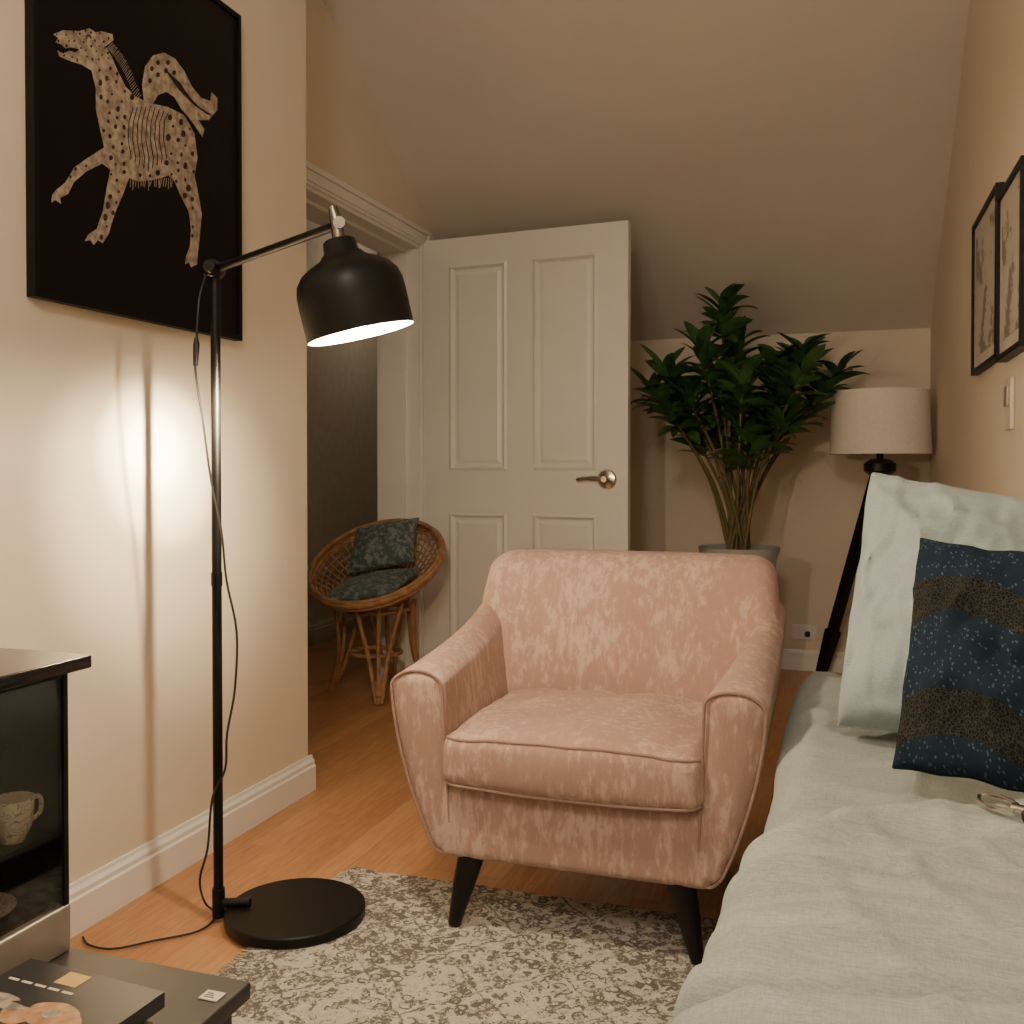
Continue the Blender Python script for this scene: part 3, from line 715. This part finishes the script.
bm_, e = pillow4((.080,1.605,.544), (.335,1.47,.544), (.375,1.64,.868), (.130,1.78,.884), .14, 40, .011, 6.1, .05, .38, .15)
pl = obj('cushion', bm_, 'navy', base=(.2,1.6,.53), angle=70); tag(pl, 'dark navy patterned cushion leaning on the pale linen pillow', 'cushion')
b = BM(); tube(b, e, .0025, 6, True); obj('piping', b, 'navy', pl)
kp = onZ(1002,808,.553); kt = thing('key_ring', 'metal clip with a black key fob lying on the bed', 'keys', tuple(kp))
b = BM(); Rk = Matrix.Rotation(-.6,3,'Z')@Matrix.Rotation(.25,3,'X')
loop = [(-.030,.006),(-.024,.015),(-.008,.017),(.010,.014),(.020,.009),(.020,-.008),(.004,-.011),(-.012,-.011),(-.025,-.006)]
tube(b, [kp+Rk@Vector((x,y,.003)) for x,y in loop], .0034, 8, True)
tube(b, [kp+Rk@Vector((.018,0,.003)), kp+Rk@Vector((.027,0,.004)), kp+Rk@Vector((.036,0,.003))], [.007,.006,.008], 10); obj('clip', b, 'chrome', kt)
b = BM(); c_ = kp+Rk@Vector((.064,0,.003))
rbox(b, c_, (.060,.034,.017), .006, (3,2,1), lambda p: c_+Rk@(p-c_)); obj('fob', b, 'cord', kt)

# ---------------------------------------------------------------- low unit, glass cabinet, books
un = thing('low_unit', 'low charcoal storage unit in the near left corner', 'cabinet', (-1.12,.3,0))
b = BM(); rbox(b, (-1.13,.30,.35), (.87,1.50,.022), .003, (1,1,1)); obj('unit_top', b, 'unit', un, angle=30)
b = BM(); box(b, (-1.545,-.42,.0125), (-.71,1.03,.339)); obj('body', b, 'unit', un, smooth=False)
cb_ = thing('glass_cabinet', 'black glass sided cabinet with cups inside, against the left wall', 'cabinet', (-1.26,.75,.361))
x0, x1, y0, y1, z0, z1 = -1.53,-.970,.40,1.042,.361,.735
b = BM(); rbox(b, (-1.25,.725,.744), (.60,.68,.018), .003, (1,1,1)); obj('cabinet_top', b, 'darkglosst', cb_, angle=30)
b = BM()
for xx in (x0,x1-.008):
    for yy in (y0,y1-.008): box(b, (xx,yy,z0+.062), (xx+.008,yy+.008,z1))
box(b, (x0,y0+.02,z0+.066), (x0+.01,y1-.02,z1)); box(b, (x0,y0+.02,z1-.008), (x1,y1-.01,z1)); box(b, (x0+.02,y0,z0+.066), (x1-.02,y0+.01,z1)); box(b, (x0+.009,y1-.006,z0+.063), (x1-.009,y1-.001,z1-.009)); box(b, (x0+.01,y0+.01,z0+.0625), (x1-.01,y1-.01,z0+.066)); obj('cabinet_frame', b, 'frame', cb_, smooth=False)
b = BM(); rbox(b, ((x0+x1)/2,(y0+y1)/2,z0+.0315), (x1-x0+.004,y1-y0+.004,.062), .004, (1,1,1)); obj('base_panel', b, 'steel', cb_, angle=30)
b = BM(); box(b, (x1-.005,y0+.01,z0+.064), (x1-.002,y1-.01,z1-.009)); obj('glass_panel', b, 'glass', cb_, smooth=False)
for zz, dx in ((.515,.012),(.628,.06)):
    b = BM(); box(b, (x0+.02,y0+.02,zz), (x1-dx,y1-.02,zz+.006)); obj('shelf', b, 'frame', cb_, smooth=False)
def cup(p, r, h, label, handle=True):
    t = thing('teacup', label, 'cup', p)
    b = BM(); lathe(b, [(0,.0),(r*.55,0),(r*.6,.004),(r*.9,h*.35),(r,h*.7),(r*1.02,h),(r*.96,h),(r*.93,h*.7),(r*.8,h*.35),(r*.5,.01),(0,.01)], p, seg=28); obj('bowl', b, 'china', t)
    if handle:
        b = BM(); q = Vector(p); d = Vector((.1,.99,0)); tube(b, spline([q+d*r*.95+ZV*h*.85, q+d*(r+.016)+ZV*h*.8, q+d*(r+.016)+ZV*h*.45, q+d*r*.9+ZV*h*.3],4), .0032, 6); obj('handle', b, 'china', t)
cup((-1.010,.988,.5215), .026, .056, 'small patterned cup with handle on the glass cabinet shelf')
cup((-1.015,.924,.5215), .032, .046, 'wider pale cup behind the glass nearest the camera', False)
def saucer(p, label):
    t = thing('saucer', label, 'saucer', p)
    b = BM(); lathe(b, [(0,0),(.03,0),(.052,.012),(.053,.014),(.03,.004),(0,.004)], p, seg=32); obj('dish', b, 'china', t)
saucer((-1.045,.955,.4275), 'pale patterned saucer on the cabinet floor beneath the cups')
saucer((-1.090,.955,.6345), 'pale patterned saucer on the upper shelf of the glass cabinet')
def book(c, w, d, h, rz, label, mat='book', cover=False):
    t = thing('book', label, 'book', (c[0],c[1],c[2]), 'books stacked on the low unit')
    Rm = Matrix.Rotation(rz,3,'Z'); cc = Vector(c)
    def df(p): return cc+Rm@(p-cc)
    b = BM(); rbox(b, (c[0],c[1],c[2]+h-.0015), (w,d,.003), .001, (1,1,1), df, 1); rbox(b, (c[0],c[1],c[2]+.0015), (w,d,.003), .001, (1,1,1), df, 1); rbox(b, (c[0]+w/2-.0015,c[1],c[2]+h/2), (.003,d,h), .001, (1,1,1), df, 1); obj('cover', b, mat, t, smooth=False)
    b = BM(); rbox(b, (c[0]-.003,c[1],c[2]+h/2), (w-.008,d-.008,h-.0065), .0005, (1,1,1), df, 1); obj('pages', b, 'pages', t, smooth=False)
    if cover:
        zt = c[2]+h+.0004
        def blob(b, ex, ey, ea, eb, dz, wob=.15):
            b.faces.new([b.verts.new(df(Vector((c[0]+ex+ea*math.cos(a)*(1+wob*math.sin(3*a)), c[1]+ey+eb*math.sin(a), zt+dz)))) for a in [2*math.pi*i/28 for i in range(28)]])
        b = BM(); blob(b,.020,.050,.030,.022,0); blob(b,-.012,.035,.022,.016,.0002); blob(b,.045,.035,.02,.025,.0004); obj('cover_picture', b, 'orange', t, smooth=False)
        b = BM(); blob(b,-.055,.055,.020,.008,.0003,.3); blob(b,.02,.050,.012,.008,.0006,.2); blob(b,-.035,.045,.020,.007,.0006,.2); obj('cover_shapes', b, 'creamprint', t, smooth=False)
        b = BM(); box_ = [(-.030,.100),(.002,.100),(.002,.125),(-.030,.125)]
        b.faces.new([b.verts.new(df(Vector((c[0]+x,c[1]+y,zt)))) for x,y in box_]); obj('cover_label', b, 'yellow', t, smooth=False)
        b = BM()
        for k in range(5): b.faces.new([b.verts.new(df(Vector((c[0]+x,c[1]+y,zt)))) for x,y in ((-.085+k*.020,.087),(-.070+k*.020,.087),(-.070+k*.020,.091),(-.085+k*.020,.091))])
        obj('cover_lettering', b, 'card', t, smooth=False)
book((-.765,.712,.3612), .19,.26,.014, -.10, 'bottom dark case of the small stack on the low unit')
book((-.782,.735,.3755), .19,.25,.014, .03, 'second case from the bottom of the stack, with a paler grey cover', 'case')
book((-.802,.752,.3898), .195,.25,.013, -.02, 'dark case just under the illustrated book on the low unit')
book((-.816,.776,.4032), .200,.265,.018, -.06, 'top book with orange cover picture on the low unit', cover=True)
b = BM(); q = onZ(210,1000,.3618); rbox(b, (q.x,q.y,.3622), (.026,.020,.002), .0008, (1,1,1), None, 1)
cd = obj('paper_label', b, 'card', base=(q.x,q.y,.3612), smooth=False); tag(cd, 'small white paper tag lying on the low charcoal unit beside the books', 'label')
b = BM()
for k in range(3): box(b, (q.x-.008,q.y-.006+k*.004,.3633), (q.x+.006-k*.003,q.y-.0045+k*.004,.3636))
obj('printed_lines', b, 'spot', cd, smooth=False)

# ---------------------------------------------------------------- lights, world, camera
point('ambient_fill_light', (-.35,-.3,2.5), 68, (1,.87,.73), .20)  # added soft ambient fill, high behind the camera; no fixture there
point('hall_fill_light', (-2.45,5.4,2.2), 4, (1,.83,.62), .15)  # dim fill added out of view to lighten the hall
w = bpy.data.worlds.new('World'); bpy.context.scene.world = w; w.use_nodes = True
w.node_tree.nodes['Background'].inputs[0].default_value = (.9,.7,.5,1); w.node_tree.nodes['Background'].inputs[1].default_value = .05
cam = bpy.data.cameras.new('Camera'); cam.lens = 980/1024*36; cam.sensor_width = 36; cam.clip_start = .02
pitch = math.radians(.8); cam.shift_y = -(42-980*math.tan(pitch))/1024
co = bpy.data.objects.new('Camera', cam); C.objects.link(co); co.location = (0,0,1); co.rotation_euler = (math.pi/2-pitch, 0, TH)
bpy.context.scene.camera = co
for o in bpy.data.objects:
    if '_o' in o: del o['_o']
